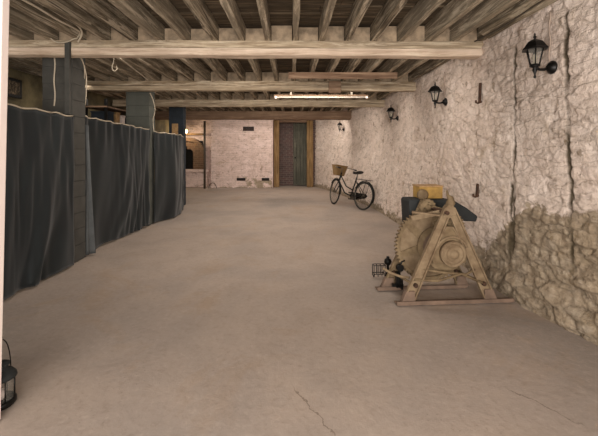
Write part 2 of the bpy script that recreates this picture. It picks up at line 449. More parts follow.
# ---------------------------------------------------------------- beams and joists
BY = [4.17, 6.62, 9.08, 11.75]
beam_labels = ['nearest heavy hewn timber cross beam spanning above the first grey pier',
               'second hewn timber cross beam, carrying the brown board and the block',
               'third cross beam, just beyond the strip light, over the navy pier',
               'reddish lowest cross beam nearest the end wall and doorway']
JX = [.04+.302*k for k in range(-14, 8)]
JX = [x+random.uniform(-.012, .012) for x in JX]
for bi, y0 in enumerate(BY):
    x1 = wx(y0, 2.5)+.06
    root = thing('ceiling_beam', beam_labels[bi], 'beam', (0, y0, ZJ-.2))
    # profile in (y,z) relative: hewn with a waney lower front edge
    if bi < 3: prof = [(.0, .2), (-.004, .16), (0, .118), (.05, .115), (.1, .115), (.15, .115), (.17, .15), (.17, .2)]
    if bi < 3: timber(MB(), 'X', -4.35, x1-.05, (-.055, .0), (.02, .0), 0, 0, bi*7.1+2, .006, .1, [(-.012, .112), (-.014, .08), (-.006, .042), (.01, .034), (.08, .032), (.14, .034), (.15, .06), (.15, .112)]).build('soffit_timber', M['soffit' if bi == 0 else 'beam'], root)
    if bi < 3: pass
    else: prof = [(0, .2), (0, .1), (0, 0), (.06, -.055), (.12, -.06), (.2, -.06), (.2, .1), (.2, .2)]
    timber(MB(), 'X', -4.35, x1-.02, (-.055, .0), (.02, .0), 0, 0, bi*11.3, .007, .1, prof).build('beam_timber', M['beam'] if bi < 3 else M['beamred'], root)
    for a, b in zip(JX[:-1], JX[1:]):
        if b > x1+.05 or bi == 3: continue
        dz = random.uniform(-.035, 0); dy = random.uniform(0, .025)
        MB().box(a+.036, b-.036, .03+dy, .1+dy, .205, .385+dz).build('blocking', M['block'], root, bevel=.004)
    JXr = JX
nj = len(JX)
k0 = min(range(nj), key=lambda i: abs(JX[i]-.04))
words = ['zeroth', 'first', 'second', 'third', 'fourth', 'fifth', 'sixth', 'seventh', 'eighth', 'ninth', 'tenth', 'eleventh', 'twelfth', 'thirteenth', 'fourteenth', 'fifteenth']
for i, x in enumerate(JX):
    # each joist stops where the curving wall takes it
    ye = 13.6
    while ye > 3 and wx(ye, 2.6) < x+.07: ye -= .1
    if x < -3.0: ye = 14.1
    w = random.uniform(.052, .068); h = .188
    o = timber(MB(), 'Y', -.9, ye, (x, ZJ+h/2), (x, ZJ+h/2), w, h, i*3.3, .006, .14).build('ceiling_joist', M['joist'])
    dlt = i-k0
    if dlt == 0: lb = 'rough timber ceiling joist running straight down the middle towards the dark doorway'
    else: lb = 'rough timber ceiling joist, %s to the %s of the one pointing straight at the doorway' % (words[abs(dlt)], 'right' if dlt > 0 else 'left')
    tag(o, lb, 'joist', 'ceiling joists')
# wall plate timber along the right wall top
vs_r = []
mbp = MB(); rings = []
for i in range(60):
    yy = .2+i*.115; x = wx(yy, 2.55)-.03
    if yy > 4.05: break
    j = noise.noise((yy*3, 1, 1))*.012
    rings.append([(x-.11+j, yy, 2.665), (x+.0, yy, 2.60+j), (x+.02, yy, 2.8), (x-.11, yy, 2.8)])
mbp.loft(rings, False)
tag(mbp.build('wall_plate', M['joist']), 'rough timber plate along the top of the stone wall, near the big lantern', 'timber')

# brown board under the joists in front of beam two, and the brown block
s_ = F/5.84
tag(timber(MB(), 'X', -.04, 1.68, (5.86, ZJ-.052), (5.86, ZJ-.052), .03, .1, 4).build('timber_board', M['beamred']), 'reddish brown board nailed across under the joists', 'board')
o = MB().box(.67, .89, 6.57, 6.615, ZJ-.215, ZJ-.002).build('timber_block', M['beamred'], bevel=.006); tag(o, 'square reddish brown block fixed to the face of the second beam', 'block')

# strip light
sl = thing('strip_light', 'long white fluorescent strip light behind the second beam', 'light', (.6, 7.35, 0))
yb = 7.35; MB().box(-.93, .93, -.03, .03, 2.465, 2.495).build('light_body', M['beamred'], sl, bevel=.004)
MB().lathe([(.013, -.88), (.013, .88)], 'X', (0, -.01, 2.448), 12).build('light_tube', M['tube'], sl)
for s in (-1, 1): MB().box(s*.9-.02, s*.9+.02, -.025, .025, 2.425, 2.465).build('tube_holder', M['white'], sl)
for s in (-.6, .6): MB().box(s-.02, s+.02, -.01, .01, 2.495, ZJ+.0).build('hanger', M['steel'], sl)

# ---------------------------------------------------------------- piers
def pier(name, label, x0, x1, y0, y1, z1, mat, parts=()):
    vs = []; nz = 13; rings = []
    o = MB(); 
    for k in range(nz):
        za, zb = k*z1/nz, (k+1)*z1/nz; j = noise.noise((k*1.7, x0, y0))*.006
        o.box(x0+j, x1+j, y0+j, y1+j, za, zb-.004)
    o.box(x0+.01, x1-.01, y0+.01, y1-.01, 0, z1)
    return tag(o.build(name, mat, bevel=.003), label, 'pier')
pier('brick_pier', 'grey painted block pier nearest the camera, left of the curtain gap', -3.06, -2.69, 4.55, 4.84, ZJ-.002, M['pier'])
pier('brick_pier', 'grey green block pier behind the middle curtain', -3.06, -2.63, 6.86, 7.14, ZJ-.002, M['pier2'])
pier('brick_pier', 'dark navy block pier behind the farthest curtain', -3.06, -2.70, 9.28, 9.5, ZJ-.002, M['navy'])
tag(MB().box(-2.505, -2.45, 4.09, 4.128, 1.80, 2.60).build('timber_strip', M['pier'], bevel=.003), 'thin upright grey strip fixed over the nearest beam, beside the first pier', 'board')
tag(MB().box(-2.98, -2.83, 9.25, 9.2795, 1.80, 2.06).build('tan_board', M['tan'], bevel=.004), 'small tan board fixed to the face of the navy pier', 'board')

# ---------------------------------------------------------------- curtains
def curtain(label, path, ztop, seed, zbot=.02, amp=.035, sag=.02, flap=None):
    root = thing('curtain', label, 'curtain', (path[0][0], path[0][1], 0), 0, 'dark curtains hung between the piers')
    ox, oy = path[0]
    segs = [(math.dist(path[i], path[i+1])) for i in range(len(path)-1)]; L = sum(segs)
    nu = int(L/.02); nz = 46
    def at(s):
        for i, g in enumerate(segs):
            if s <= g or i == len(segs)-1:
                t_ = s/g; a, b = path[i], path[i+1]
                return a[0]+(b[0]-a[0])*t_, a[1]+(b[1]-a[1])*t_
            s -= g
    vs = []; ex = []
    for k in range(nz+1):
        t_ = k/nz
        for i in range(nu+1):
            u = i/nu; s = u*L; x, y_ = at(s); x2, y2 = at(min(L, s+.02)); x1, y1 = at(max(0, s-.02))
            d = Vector((x2-x1, y2-y1)).normalized(); n = Vector((d.y, -d.x))
            zt = ztop[0]+(ztop[1]-ztop[0])*u-sag*abs(math.sin(u*PI*max(2, round(L/.33))))*1.0*(1 if t_ > .9 else 1)
            zb = zbot+.03*noise.noise((s*2.5, seed, 1))
            z = zb+(zt-zb)*t_
            f = 1-.35*t_
            diag = s+.5*(1-t_)*noise.noise((s*.9, t_*.8, seed, ))
            pl = noise.noise((s*1.3, seed, 21))
            a = amp*f*(.4*math.sin(s*30+2.5*noise.noise((s*1.7, seed, 2)))*sst(.7, 1, t_)+
                 1.7*noise.noise((diag*2.6, t_*1.1, seed+3))+1.1*noise.noise((diag*6-t_*2.2, t_*1.4, seed+5))*(.6+pl)+.55*noise.noise((diag*14+t_*2, t_*2.0, seed+6))*sst(-.2, .3, pl))
            a += .05*math.sin(PI*t_)*noise.noise((s*.9, seed, 3))*.6
            p = (x+n.x*a-ox, y_+n.y*a-oy, z)
            vs.append(p)
            if k == nz: ex.append(p)
    mb = MB(); mb.add(vs, [(k*(nu+1)+i, k*(nu+1)+i+1, (k+1)*(nu+1)+i+1, (k+1)*(nu+1)+i) for k in range(nz) for i in range(nu)], True)
    mb.build('drape', M['cloth'], root, solid=.006)
    rail = [ (p[0], p[1], p[2]+.012) for p in ex[::3]]
    MB().tube(rail, .009, 6).build('top_cord', M['cable'], root)
    if flap:
        rx0, ry0, rx1, ry1 = flap; vs = []; n = 12; mm = 24
        for k in range(mm+1):
            t_ = k/mm
            for i in range(n+1):
                u = i/n; w = .25+.75*(1-t_)
                x = rx0+(rx1-rx0)*u*w; y_ = ry0+(ry1-ry0)*u*w
                vs.append((x-ox+.018*math.sin(u*9+t_*2), y_-oy, zbot+.0+(ztop[0]-.12-zbot)*t_))
        MB().add(vs, [(k*(n+1)+i, k*(n+1)+i+1, (k+1)*(n+1)+i+1, (k+1)*(n+1)+i) for k in range(mm) for i in range(n)], True).build('side_flap', M['clothlit'], root, solid=.005)['label'] = 'flap at the open edge, coloured lit grey'
    return root
curtain('dark slate curtain nearest the camera, beside the white jamb', [(-2.70, 2.9), (-2.66, 3.6), (-2.64, 4.49)], (1.85, 1.805), 1.3, zbot=.008, amp=.045)
curtain('dark curtain in the middle, with a flap coloured lit grey on its near edge', [(-2.74, 4.90), (-2.72, 5.6), (-2.59, 6.80)], (1.85, 1.775), 4.9, amp=.05, flap=(-2.70, 4.86, -2.625, 4.96))
curtain('dark blue green curtain farthest from the camera, ending at the navy pier', [(-2.59, 7.0), (-2.50, 7.25), (-2.41, 7.6), (-2.42, 8.2), (-2.53, 8.7), (-2.66, 9.0)], (1.745, 1.70), 8.2, amp=.045)

# ---------------------------------------------------------------- wall lanterns
def hexring(r, z, cx=0, cy=0, rot=0): return [(cx+r*math.cos(PI/3*k+rot), cy+r*math.sin(PI/3*k+rot), z) for k in range(6)]
def make_lantern():
    r = thing('wall_lantern', 'x', 'lantern', (0,0,0), 0, 'wall lanterns on the stone wall')
    cx = -.15
    # wall plate: round dish on the wall
    MB().lathe([(.055, 0), (.055, -.012), (.035, -.03), (.02, -.045)], 'X', (0, 0, -.01), 20).build('wall_plate', M['black'], r)
    MB().tube([(-.03, 0, -.01), (-.07, 0, -.028), (-.11, 0, -.028), (-.14, 0, -.012), (cx, 0, .004)], [.014, .012, .011, .012, .013], 10).build('arm', M['black'], r)
    MB().lathe([(.006, -.1), (.012, -.09), (.006, -.075), (.012, -.05), (.02, -.03), (.012, -.015), (.036, -.004), (.04, .006)], 'Z', (cx, 0, 0), 16).build('bottom_finial', M['black'], r)
    g = MB().loft([hexring(.034, .008, cx), hexring(.062, .135, cx)], False, False).build('glass_cage', M['glass'], r)
    mb = MB()
    for k in range(6):
        a = PI/3*k; mb.tube([(cx+.035*math.cos(a), .035*math.sin(a), .006), (cx+.064*math.cos(a), .064*math.sin(a), .137)], .0048, 6)
    mb.loft([hexring(.04, .0, cx), hexring(.042, .014, cx)], False); mb.build('glazing_bars', M['black'], g)
    MB().lathe([(.0, .012), (.014, .02), (.014, .05), (.018, .07), (.016, .09), (.0, .105)], 'Z', (cx, 0, 0), 14).build('bulb', M['bulb'], g)
    rf = MB(); rf.loft([hexring(.1, .132, cx), hexring(.102, .14, cx), hexring(.088, .152, cx), hexring(.078, .17, cx), hexring(.06, .195, cx), hexring(.03, .213, cx), hexring(.012, .22, cx)], False)
    rf = rf.build('roof', M['black'], r)
    MB().lathe([(.012, .218), (.008, .228), (.014, .24), (.006, .25), (.008, .258), (.001, .275)], 'Z', (cx, 0, 0), 12).build('top_finial', M['black'], rf)
    return r
proto = make_lantern()
Lspec = [(3.05, 'large black wall lantern nearest the camera, between the two wall cracks'), (5.22, 'black wall lantern second from the camera, beside the end of the first beam'),
         (7.9, 'small looking black wall lantern beyond the end of the second beam'), (12.35, 'farthest black wall lantern, high above the bicycle beside the doorway')]
for i, (yy, lb) in enumerate(Lspec):
    o = proto if i == 0 else copy_tree(proto)
    x = wx(yy, 2.09); dx = (wx(yy+.1, 2.09)-wx(yy-.1, 2.09))/.2
    o.location = (x-.012, yy, 2.09); o.rotation_euler.z = math.atan2(-dx, 1)
    o['label'] = lb
# cables up from the lanterns
for i, (yy, lb) in enumerate(Lspec[:3]):
    pts = []
    z1 = [2.55, 2.5, 2.35][i]
    for k in range(12):
        z = 2.13+(z1-2.13)*k/11; pts.append((wx(yy+.01, z)-.026, yy+.012+.01*math.sin(k*1.1+i), z))
    tag(MB().tube(pts, .006, 6).build('lantern_cable', M['wallcable']), ['pale cable running up the wall from the nearest lantern', 'pale cable running up the wall from the second lantern', 'pale cable running up from the third lantern'][i], 'cable', 'lantern cables')
# two cables running along the top of the wall
pts = [(wx(yy, 2.6)-.15-.01*math.sin(yy*5), yy, 2.59+.012*math.sin(yy*3)) for yy in [2.0+.12*k for k in range(18)]]
tag(MB().tube(pts, .008, 6).build('electric_cable', M['cabledark']), 'dark cable slung under the ceiling along the top of the stone wall', 'cable')

# rusty iron pins in the wall
def ironpin(name, lb, yy, z0, z1):
    x = wx(yy, (z0+z1)/2)
    r = thing(name, lb, 'bracket', (x, yy, z0))
    L = z1-z0
    MB().bar((-.03, 0, .0), (-.022, 0, L), .035, .02, (1, 0, 0)).build('strap', M['rust'], r, bevel=.003)
    MB().tube([(0, 0, .02), (-.05, 0, .0), (-.07, 0, .01), (-.072, 0, .035)], .011, 8).build('hook', M['rust'], r)
ironpin('iron_bracket', 'rusty iron bracket high on the wall between the two nearest lanterns', 4.2, 1.93, 2.16)
ironpin('iron_bracket', 'rusty iron bracket on the wall just above and right of the winch', 4.18, .87, 1.02)

# ---------------------------------------------------------------- far end odds and ends
tag(MB().lathe([(.04, 0), (.04, 2.45)], 'Z', (-3.14, 13.45, 0), 12).build('iron_post', M['cabledark']), 'thin dark upright pipe left of the end wall', 'pipe')
def vent(lb, x0, x1, z0, z1):
    r = thing('air_brick', lb, 'vent', ((x0+x1)/2, YF-.02, z0)); w = (x1-x0)/2; h = z1-z0
    MB().box(-w, w, -.012, .02, 0, h).build('vent_plate', plainrust, r)
    mb = MB()
    for k in range(3): mb.box(-w+.02, w-.02, -.02, -.012, h*(.15+.3*k), h*(.15+.3*k)+.02)
    mb.build('louvre', M['black'], r)
plainrust = plain('dark rusty plate', (58, 36, 26), .9, 0, .3)
vent('dark rusty vent plate high on the white brick end wall', -1.77, -1.36, 2.1, 2.26)
vent('low dark vent left of the pair at the foot of the end wall', -2.0, -1.68, .27, .37)
vent('low dark vent at the foot of the end wall, beside the door post', -1.08, -.8, .27, .37)
# arched oven on the left recess wall
ox_, oz_ = -3.86, 1.27
r = thing('brick_oven', 'brown arched brick oven front set in the white wall beyond the curtains', 'oven', (ox_, 13.95, 0))
def archring(r0, r1, y0, y1, zc, leg):
    mb = MB(); n = 20; P = []
    n2 = 13; outer = [(r1, -leg)]+[(r1*math.cos(PI*k/n), r1*math.sin(PI*k/n)) for k in range(n2)]
    inner = [(r0, -leg)]+[(r0*math.cos(PI*k/n), r0*math.sin(PI*k/n)) for k in range(n2)]
    rings = [[(o_[0], y0, o_[1]+zc), (o_[0], y1, o_[1]+zc), (i_[0], y1, i_[1]+zc), (i_[0], y0, i_[1]+zc)] for o_, i_ in zip(outer, inner)]
    return mb.loft(rings, False)
archring(.46, .6, -.05, .22, oz_, .6).build('arch_ring', M['ovenb'], r)
archring(.17, .46, .0, .22, oz_, .6).build('oven_face', M['ovenb'], r)
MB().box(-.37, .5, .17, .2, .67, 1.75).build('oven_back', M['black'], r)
MB().box(-.38, .75, -.06, .22, .58, .67).build('hearth_slab', M['brickwhite'], r)
MB().box(-.38, .7, -.0, .22, 0, .58).build('hearth_base', M['brickwhite'], r)
tag(MB().box(-4.35, -3.3, 13.85, 14.0, 1.97, 2.02).build('shelf', M['postwood']), 'thin brown shelf over the arched oven', 'shelf')
lp = thing('bare_lamp', 'small glowing warm lamp hanging above the oven shelf', 'lamp', (-3.86, 13.6, 2.1))
MB().lathe([(0, -.09), (.05, -.06), (.06, 0), (.045, .04), (.02, .06)], 'Z', (0,0,0), 14).build('bulb', M['glow'], lp)
MB().tube([(0,0,.06), (0,0,.66)], .008, 6).build('cord', M['cabledark'], lp)
# small iron hoop on the floor beside the pipe
pts = [(-2.86+.14*math.cos(PI*k/12), 13.5, .2*math.sin(PI*k/12)) for k in range(13)]
tag(MB().tube(pts, .012, 6).build('iron_hoop', M['cabledark']), 'small thin hoop standing against the foot of the end wall', 'hoop')

# shelving with boxes behind the curtains (seen above the middle curtain)
sh = thing('storage_rack', 'dark storage rack behind the middle curtain', 'rack', (-3.9, 8.6, 0))
for y_ in (-1.2, 1.2):
    for x_ in (-.2, .2): MB().box(x_-.025, x_+.025, y_-.025, y_+.025, 0, 2.42).build('upright', M['black'], sh)
for z_ in (1.2, 1.9, 2.25): MB().box(-.24, .24, -1.25, 1.25, z_, z_+.03).build('shelf_board', M['beamred'], sh)
cols = [('navy', 'navy blue', .28), ('tan', 'tan', .2), ('white', 'white', .16), ('slate', 'slate grey', .3), ('rust', 'rust brown', .2), ('cable', 'pale cream', .22), ('navy', 'small navy', .18)]
y_ = -1.1
order = ['nearest the first pier', 'second from the near end', 'third from the near end', 'in the middle', 'third from the far end', 'second from the far end', 'farthest']
for i, (mt, cn, w) in enumerate(cols):
    r_ = thing('storage_box', '%s box on the rack shelf behind the middle curtain, %s' % (cn, order[i]), 'box', (-3.9, 8.6+y_+w/2, 1.93), 0, 'boxes on the storage rack')
    h_ = random.uniform(.16, .27)
    MB().box(-.16, .18, -w/2+.01, w/2-.01, 0, h_).build('box_body', M[mt], r_, bevel=.006)
    MB().box(-.17, .19, -w/2, w/2, h_, h_+.03).build('lid', M[mt], r_, bevel=.004)
    y_ += w+.08
# picture and box high on the left wall
pf = thing('picture_frame', 'dark framed panel on the olive wall left of the nearest pier', 'picture', (-4.36, 5.62, 2.22))
MB().box(0, .03, -.34, .34, 0, .3).build('frame', M['black'], pf, bevel=.006); MB().box(.031, .036, -.28, .28, .05, .25).build('panel', M['board'], pf)
tag(MB().box(-4.42, -4.2, 6.9, 7.25, 2.22, 2.33).build('junction_box', M['black'], bevel=.01), 'dark box on the olive wall just left of the nearest pier', 'box')

# ---------------------------------------------------------------- cables, hook
def cable(lb, pts, rad=.007, mat='cable', name='electric_cable'):
    P = [Vector(p) for p in pts]; out = []
    for i in range(len(P)-1):
        p0, p1, p2, p3 = P[max(i-1, 0)], P[i], P[i+1], P[min(i+2, len(P)-1)]
        for k in range(6):
            t_ = k/6; out.append(.5*((2*p1)+(-p0+p2)*t_+(2*p0-5*p1+4*p2-p3)*t_*t_+(-p0+3*p1-3*p2+p3)*t_**3))
    out.append(P[-1])
    return tag(MB().tube(out, rad, 6).build(name, M[mat]), lb, 'cable')
def W(px, py, Y): return ((px-CX)*Y/F, Y, H+(CY-py)*Y/F)
cable('white cable hanging down the face of the nearest grey pier', [W(54, 54, 4.53), W(55, 65, 4.535), W(54, 80, 4.53), W(55, 95, 4.535), W(54, 106, 4.53)], .009)
cable('pale cable looping down the right side of the nearest grey pier', [W(76, 52, 4.4), W(82, 60, 4.6), W(86, 75, 4.8), W(86, 95, 4.86), W(84, 112, 4.86)], .008)
cable('second pale cable hanging beside the right face of the nearest pier', [W(78, 55, 4.5), W(84, 66, 4.7), W(84, 85, 4.86), W(83, 104, 4.86)], .005)
cable('thin pale cable hanging beside the grey green pier', [W(150, 93, 6.75), W(153, 100, 6.9), W(155, 110, 7.0), W(153, 120, 7.05), W(154, 131, 7.05)], .008)
cable('upper grey cable running under the joists at top left', [W(8, -8, 2.9), W(35, 6, 3.2), W(58, 20, 3.55), W(74, 28, 3.85), W(80, 33, 4.0), W(76, 39, 4.08)], .011)
cable('lower grey cable running beside the other under the joists at top left', [W(22, -10, 2.8), W(45, 5, 3.2), W(62, 16, 3.55), W(77, 25, 3.85), W(82, 33, 4.0), W(78, 42, 4.08)], .011)
cable('thin pale cable draped along the face of the nearest beam', [W(48, 36, 4.08), W(56, 42, 4.07), W(66, 42, 4.07), W(76, 38, 4.07)], .007)
cable('pale cable along a joist ahead of the grey green pier', [W(120, 58, 4.7), W(130, 66, 5.3), W(143, 76, 6.0), W(149, 81, 6.45)], .008)
cable('pale hooked wire hanging below the joists beyond the nearest beam', [W(114, 56, 4.95), W(113.5, 62, 4.95), W(112, 67, 4.95), W(114, 71, 4.95), W(117, 69, 4.95), W(116.5, 66, 4.95)], .006, name='wire_hook')['category'] = 'hook'

# ---------------------------------------------------------------- winch
wn = thing('hand_winch', 'old tan cast iron geared winch with A frames beside the stone wall', 'winch', (1.45, 3.40, 0), math.radians(4))
RY, RX = .36, -.07
def aframe(yy, xo, mat, front):
    for sx in (-1, 1):
        foot = sx*.385
        p = (xo+foot, yy, .03); q = (xo+sx*.015, yy, .86)
        lg = MB().bar(p, q, (.105, .075), .022, (0, 1, 0))
        # raised flange along both edges
        d = (Vector(q)-Vector(p)).normalized(); a = Vector((0,1,0)).cross(d).normalized()
        for e in (-1, 1):
            lg.bar(Vector(p)+a*e*.046+Vector((0, -.018, 0)), Vector(q)+a*e*.031+Vector((0, -.018, 0)), .014, .022, (0, 1, 0))
        lgo = lg.build('leg', M[mat], wn, bevel=.003)
        c = Vector(p).lerp(Vector(q), .17)
        MB().lathe([(.02, .0), (.02, -.035), (.012, -.045)], 'Y', (c.x, yy, c.z), 10).build('bolt', M['rust'], lgo)
    cap = MB().prism([(xo-.06, .80), (xo+.06, .80), (xo+.045, .87), (xo+.02, .9), (xo-.02, .9), (xo-.045, .87)], yy-.035, yy+.035).build('apex_cap', M[mat], wn, bevel=.006)
    MB().box(xo-.5, xo+(.6 if front else .42), yy-.045, yy+.045, 0.0, .012).build('base_rail', M['winchbase'], wn, bevel=.002)
    mb = MB(); mb.box(xo-.5, xo+(.6 if front else .42), yy-.045, yy-.035, .012, .035); mb.build('rail_lip', M['winchbase'], wn)
    for sx in (-1, 1):
        MB().prism([(xo+sx*.39-.065, .012), (xo+sx*.39+.065, .012), (xo+sx*.37+.04, .12), (xo+sx*.37-.04, .12)], yy-.03, yy+.03).build('foot', M['winchbase'], wn, bevel=.004)
aframe(0, 0, 'winch2', True); aframe(RY, RX, 'winch', False)
# bearing plate of the front frame, arched top, with concentric boss
n = 14; P = [(-.17, .33), (.17, .33)]+[(.17*math.cos(PI*k/n)*(1 if k < n/2 else 1), .42+.27*math.sin(PI*k/n)**.8) for k in range(n+1)]
MB().prism([(-.15, .36), (.15, .36), (.17, .42), (.13, .52), (.06, .66), (.03, .7), (-.03, .7), (-.06, .66), (-.13, .52), (-.17, .42)], -.012, .012).build('bearing_plate', M['winch'], wn, bevel=.004)
MB().lathe([(.118, .0), (.118, -.04), (.108, -.05), (.102, -.03), (.092, -.03), (.088, -.05), (.074, -.055), (.068, -.04), (.042, -.04), (.038, -.06), (.018, -.065), (.0, -.065)], 'Y', (.02, -.012, .455), 36).build('drum_boss', M['winch2'], wn)
# curved web above the boss
web = [(.02+.15*math.cos(a), -.02, .455+.15*math.sin(a)) for a in [math.radians(20+k*7) for k in range(21)]]
MB().tube(web, .012, 8).build('guard_rib', M['winch2'], wn)
MB().tube([(-.08, -.015, .60), (-.03, -.015, .69), (.03, -.015, .69), (.09, -.015, .60), (.15, -.015, .46)], .01, 8).build('guard_rib', M['winch2'], wn)
# drum
MB().lathe([(.19, .05), (.19, .065), (.13, .066), (.13, .24), (.19, .241), (.19, .255)], 'Y', (0, .0, .455), 32).build('drum', M['winch'], wn)
mb = MB()
pts = [(.0+.138*math.cos(a), .07+a*.0029, .455+.138*math.sin(a)) for a in [k*.25 for k in range(230)]]
MB().tube(pts, .008, 6).build('wire_rope', M['winchbase'], wn)
# gear wheel
def gear(R, y0, y1, teeth, c, spokes, rim=.05, hub=.07):
    mb = MB(); n = teeth*4; prof = []
    for k in range(n):
        a = 2*PI*k/n; r_ = R if k % 4 in (0, 1) else R-.02*(R/.37)**.5
        prof.append((c[0]+r_*math.cos(a), c[2]+r_*math.sin(a), math.cos(a), math.sin(a)))
    rings = []
    for (x, z, ca, sa) in prof:
        xi, zi = c[0]+(R-rim)*ca, c[2]+(R-rim)*sa
        rings.append([(x, c[1]+y0, z), (x, c[1]+y1, z), (xi, c[1]+y1, zi), (xi, c[1]+y0, zi)])
    mb.loft(rings, False, False, True)
    mb.lathe([(hub, y0-.02), (hub, y1+.02)], 'Y', c, 20)
    for k in range(spokes):
        a = 2*PI*k/spokes+.3
        mb.bar((c[0]+hub*.8*math.cos(a), c[1]+(y0+y1)/2, c[2]+hub*.8*math.sin(a)), (c[0]+(R-rim*.8)*math.cos(a), c[1]+(y0+y1)/2, c[2]+(R-rim*.8)*math.sin(a)), (.085, .06), .02, (0, 1, 0))
    return mb
gw = gear(.36, .27, .31, 58, (-.045, 0, .455), 6).build('gear_wheel', M['winch'], wn, bevel=0)
MB().lathe([(.315, .292), (.315, .30), (.06, .30)], 'Y', (-.045, 0, .455), 36).build('gear_web', M['winch2'], gw)
gear(.085, .265, .315, 14, (-.075, 0, .875-.045), 3, .03, .025).build('pinion', M['winch'], wn)
gear(.15, .08, .11, 26, (.05, 0, .70-.03), 5, .03, .04).build('second_gear', M['winch'], wn)
for (x, z, a, b, r_) in ((-.02, .455, -.05, .42, .025), (-.04, .83, -.06, .44, .018), (.05, .67, 0, .36, .016)):
    MB().lathe([(r_, a), (r_, b)], 'Y', (x, 0, z), 14).build('shaft', M['rust'], wn)
# tie rods, levers
for (p, q, r_) in (((-.33, 0, .17), (-.33+RX, RY, .17), .012), ((.33, 0, .17), (.33+RX, RY, .17), .012), ((0, 0, .84), (RX, RY, .84), .014)):
    MB().tube([p, q], r_, 8).build('tie_rod', M['winch'], wn)
MB().tube([(-.33, -.01, .22), (-.12, -.03, .21), (.1, -.03, .27), (.33, -.02, .17)], .012, 8).build('brake_rod', M['winch'], wn)
MB().tube([(-.25, .0, .31), (-.05, -.02, .28), (.15, -.02, .26), (.24, -.01, .3)], .012, 8).build('brake_band', M['winch'], wn)
MB().bar((-.3, .12, .815), (.02, -.02, .79), .05, .018, (0, 0, 1)).build('lever', M['winch2'], wn, bevel=.003)
MB().bar((-.27, .2, .74), (.03, .03, .84), .05, .018, (0, 1, 0)).build('lever', M['winch2'], wn, bevel=.003)
MB().tube([(-.56, .18, .27), (-.5, .15, .235), (-.42, .12, .21), (-.33, .1, .2)], .012, 8).build('pawl_lever', M['winch2'], wn)
# hook finial on the front apex, knob on the rear apex
MB().tube([(.0, 0, .88), (.02, 0, .92), (.015, 0, .96), (-.01, 0, .985), (-.02, 0, 1.03)], [.035, .04, .028, .014, .009], 12).build('apex_hook', M['winch'], wn)
MB().lathe([(.0, -.03), (.03, -.03), (.055, -.015), (.055, .015), (.03, .03), (0, .03)], 'Y', (RX-.02, RY, .945), 24).build('apex_pulley', M['winch'], wn)
# slate blue housing bolted on the rear frame
hs = MB()
P = [(-.20, .62), (.2, .62), (.3, .70), (.36, .665), (.50, .655), (.52, .71), (.40, .80), (.27, .875), (.14, .893), (-.2, .893), (-.215, .87)]
hs.prism(P, .40, .64); hso = hs.build('housing', M['slate'], wn, bevel=.012); hso['label'] = 'dark slate blue housing at the back'
for x in (-.16, .0): MB().bar((x, .37, .62), (x, .41, .62), .06, .03, (0, 0, 1)).build('housing_bracket', M['slate'], wn)
MB().lathe([(.035, 0), (.035, -.03), (.02, -.035)], 'X', (.545, .52, .685), 14).build('housing_spout', M['slate'], hso)
# black ratchet by the rear base
rt = MB(); rt.lathe([(.035, -.02), (.035, .02)], 'Y', (-.36, .27, .24), 14); rt.box(-.4, -.36, .25, .29, .05, .2); rt.box(-.44, -.33, .25, .28, .06, .085); rt.box(-.35, -.335, .25, .28, .03, .13)
rt.tube([(-.37, .27, .24), (-.34, .27, .3), (-.31, .27, .31)], .009, 6); rt.build('ratchet', M['black'], wn)['label'] = 'small black ratchet piece'
# yellow box on the housing
yb_ = thing('yellow_crate', 'small ochre yellow box resting on top of the winch housing', 'box', (1.45, 3.93, .8945), math.radians(4))
MB().box(-.125, .125, -.09, .09, 0, .12).build('box_body', M['yellow'], yb_, bevel=.008)
MB().box(-.13, .13, -.095, .095, .12, .135).build('lid', M['tan'], yb_, bevel=.004)
# black wire stand on floor to the left
ws = thing('wire_stand', 'small black wire frame with round knob on the floor left of the winch', 'stand', (1.01, 4.10, 0), math.radians(4))
mb = MB()
for y_ in (-.03, .03):
    mb.tube([(-.1, y_, .008), (-.1, y_, .13), (.03, y_, .13), (.03, y_, .008)], .0055, 6)
    for x in (-.055, -.012): mb.tube([(x, y_, .01), (x, y_, .13)], .0045, 6)
    mb.tube([(-.1, y_, .035), (.03, y_, .035)], .0045, 6)
for x in (-.1, .03):
    for z in (.008, .13): mb.tube([(x, -.03, z), (x, .03, z)], .0045, 6)
mb.build('wire_cage', M['black'], ws)
MB().lathe([(.0, 0), (.035, .005), (.025, .02), (.014, .05), (.014, .12), (.036, .14), (.042, .165), (.034, .19), (.014, .2), (.018, .215), (0, .225)], 'Z', (.065, 0, 0), 16).build('knob_post', M['black'], ws)

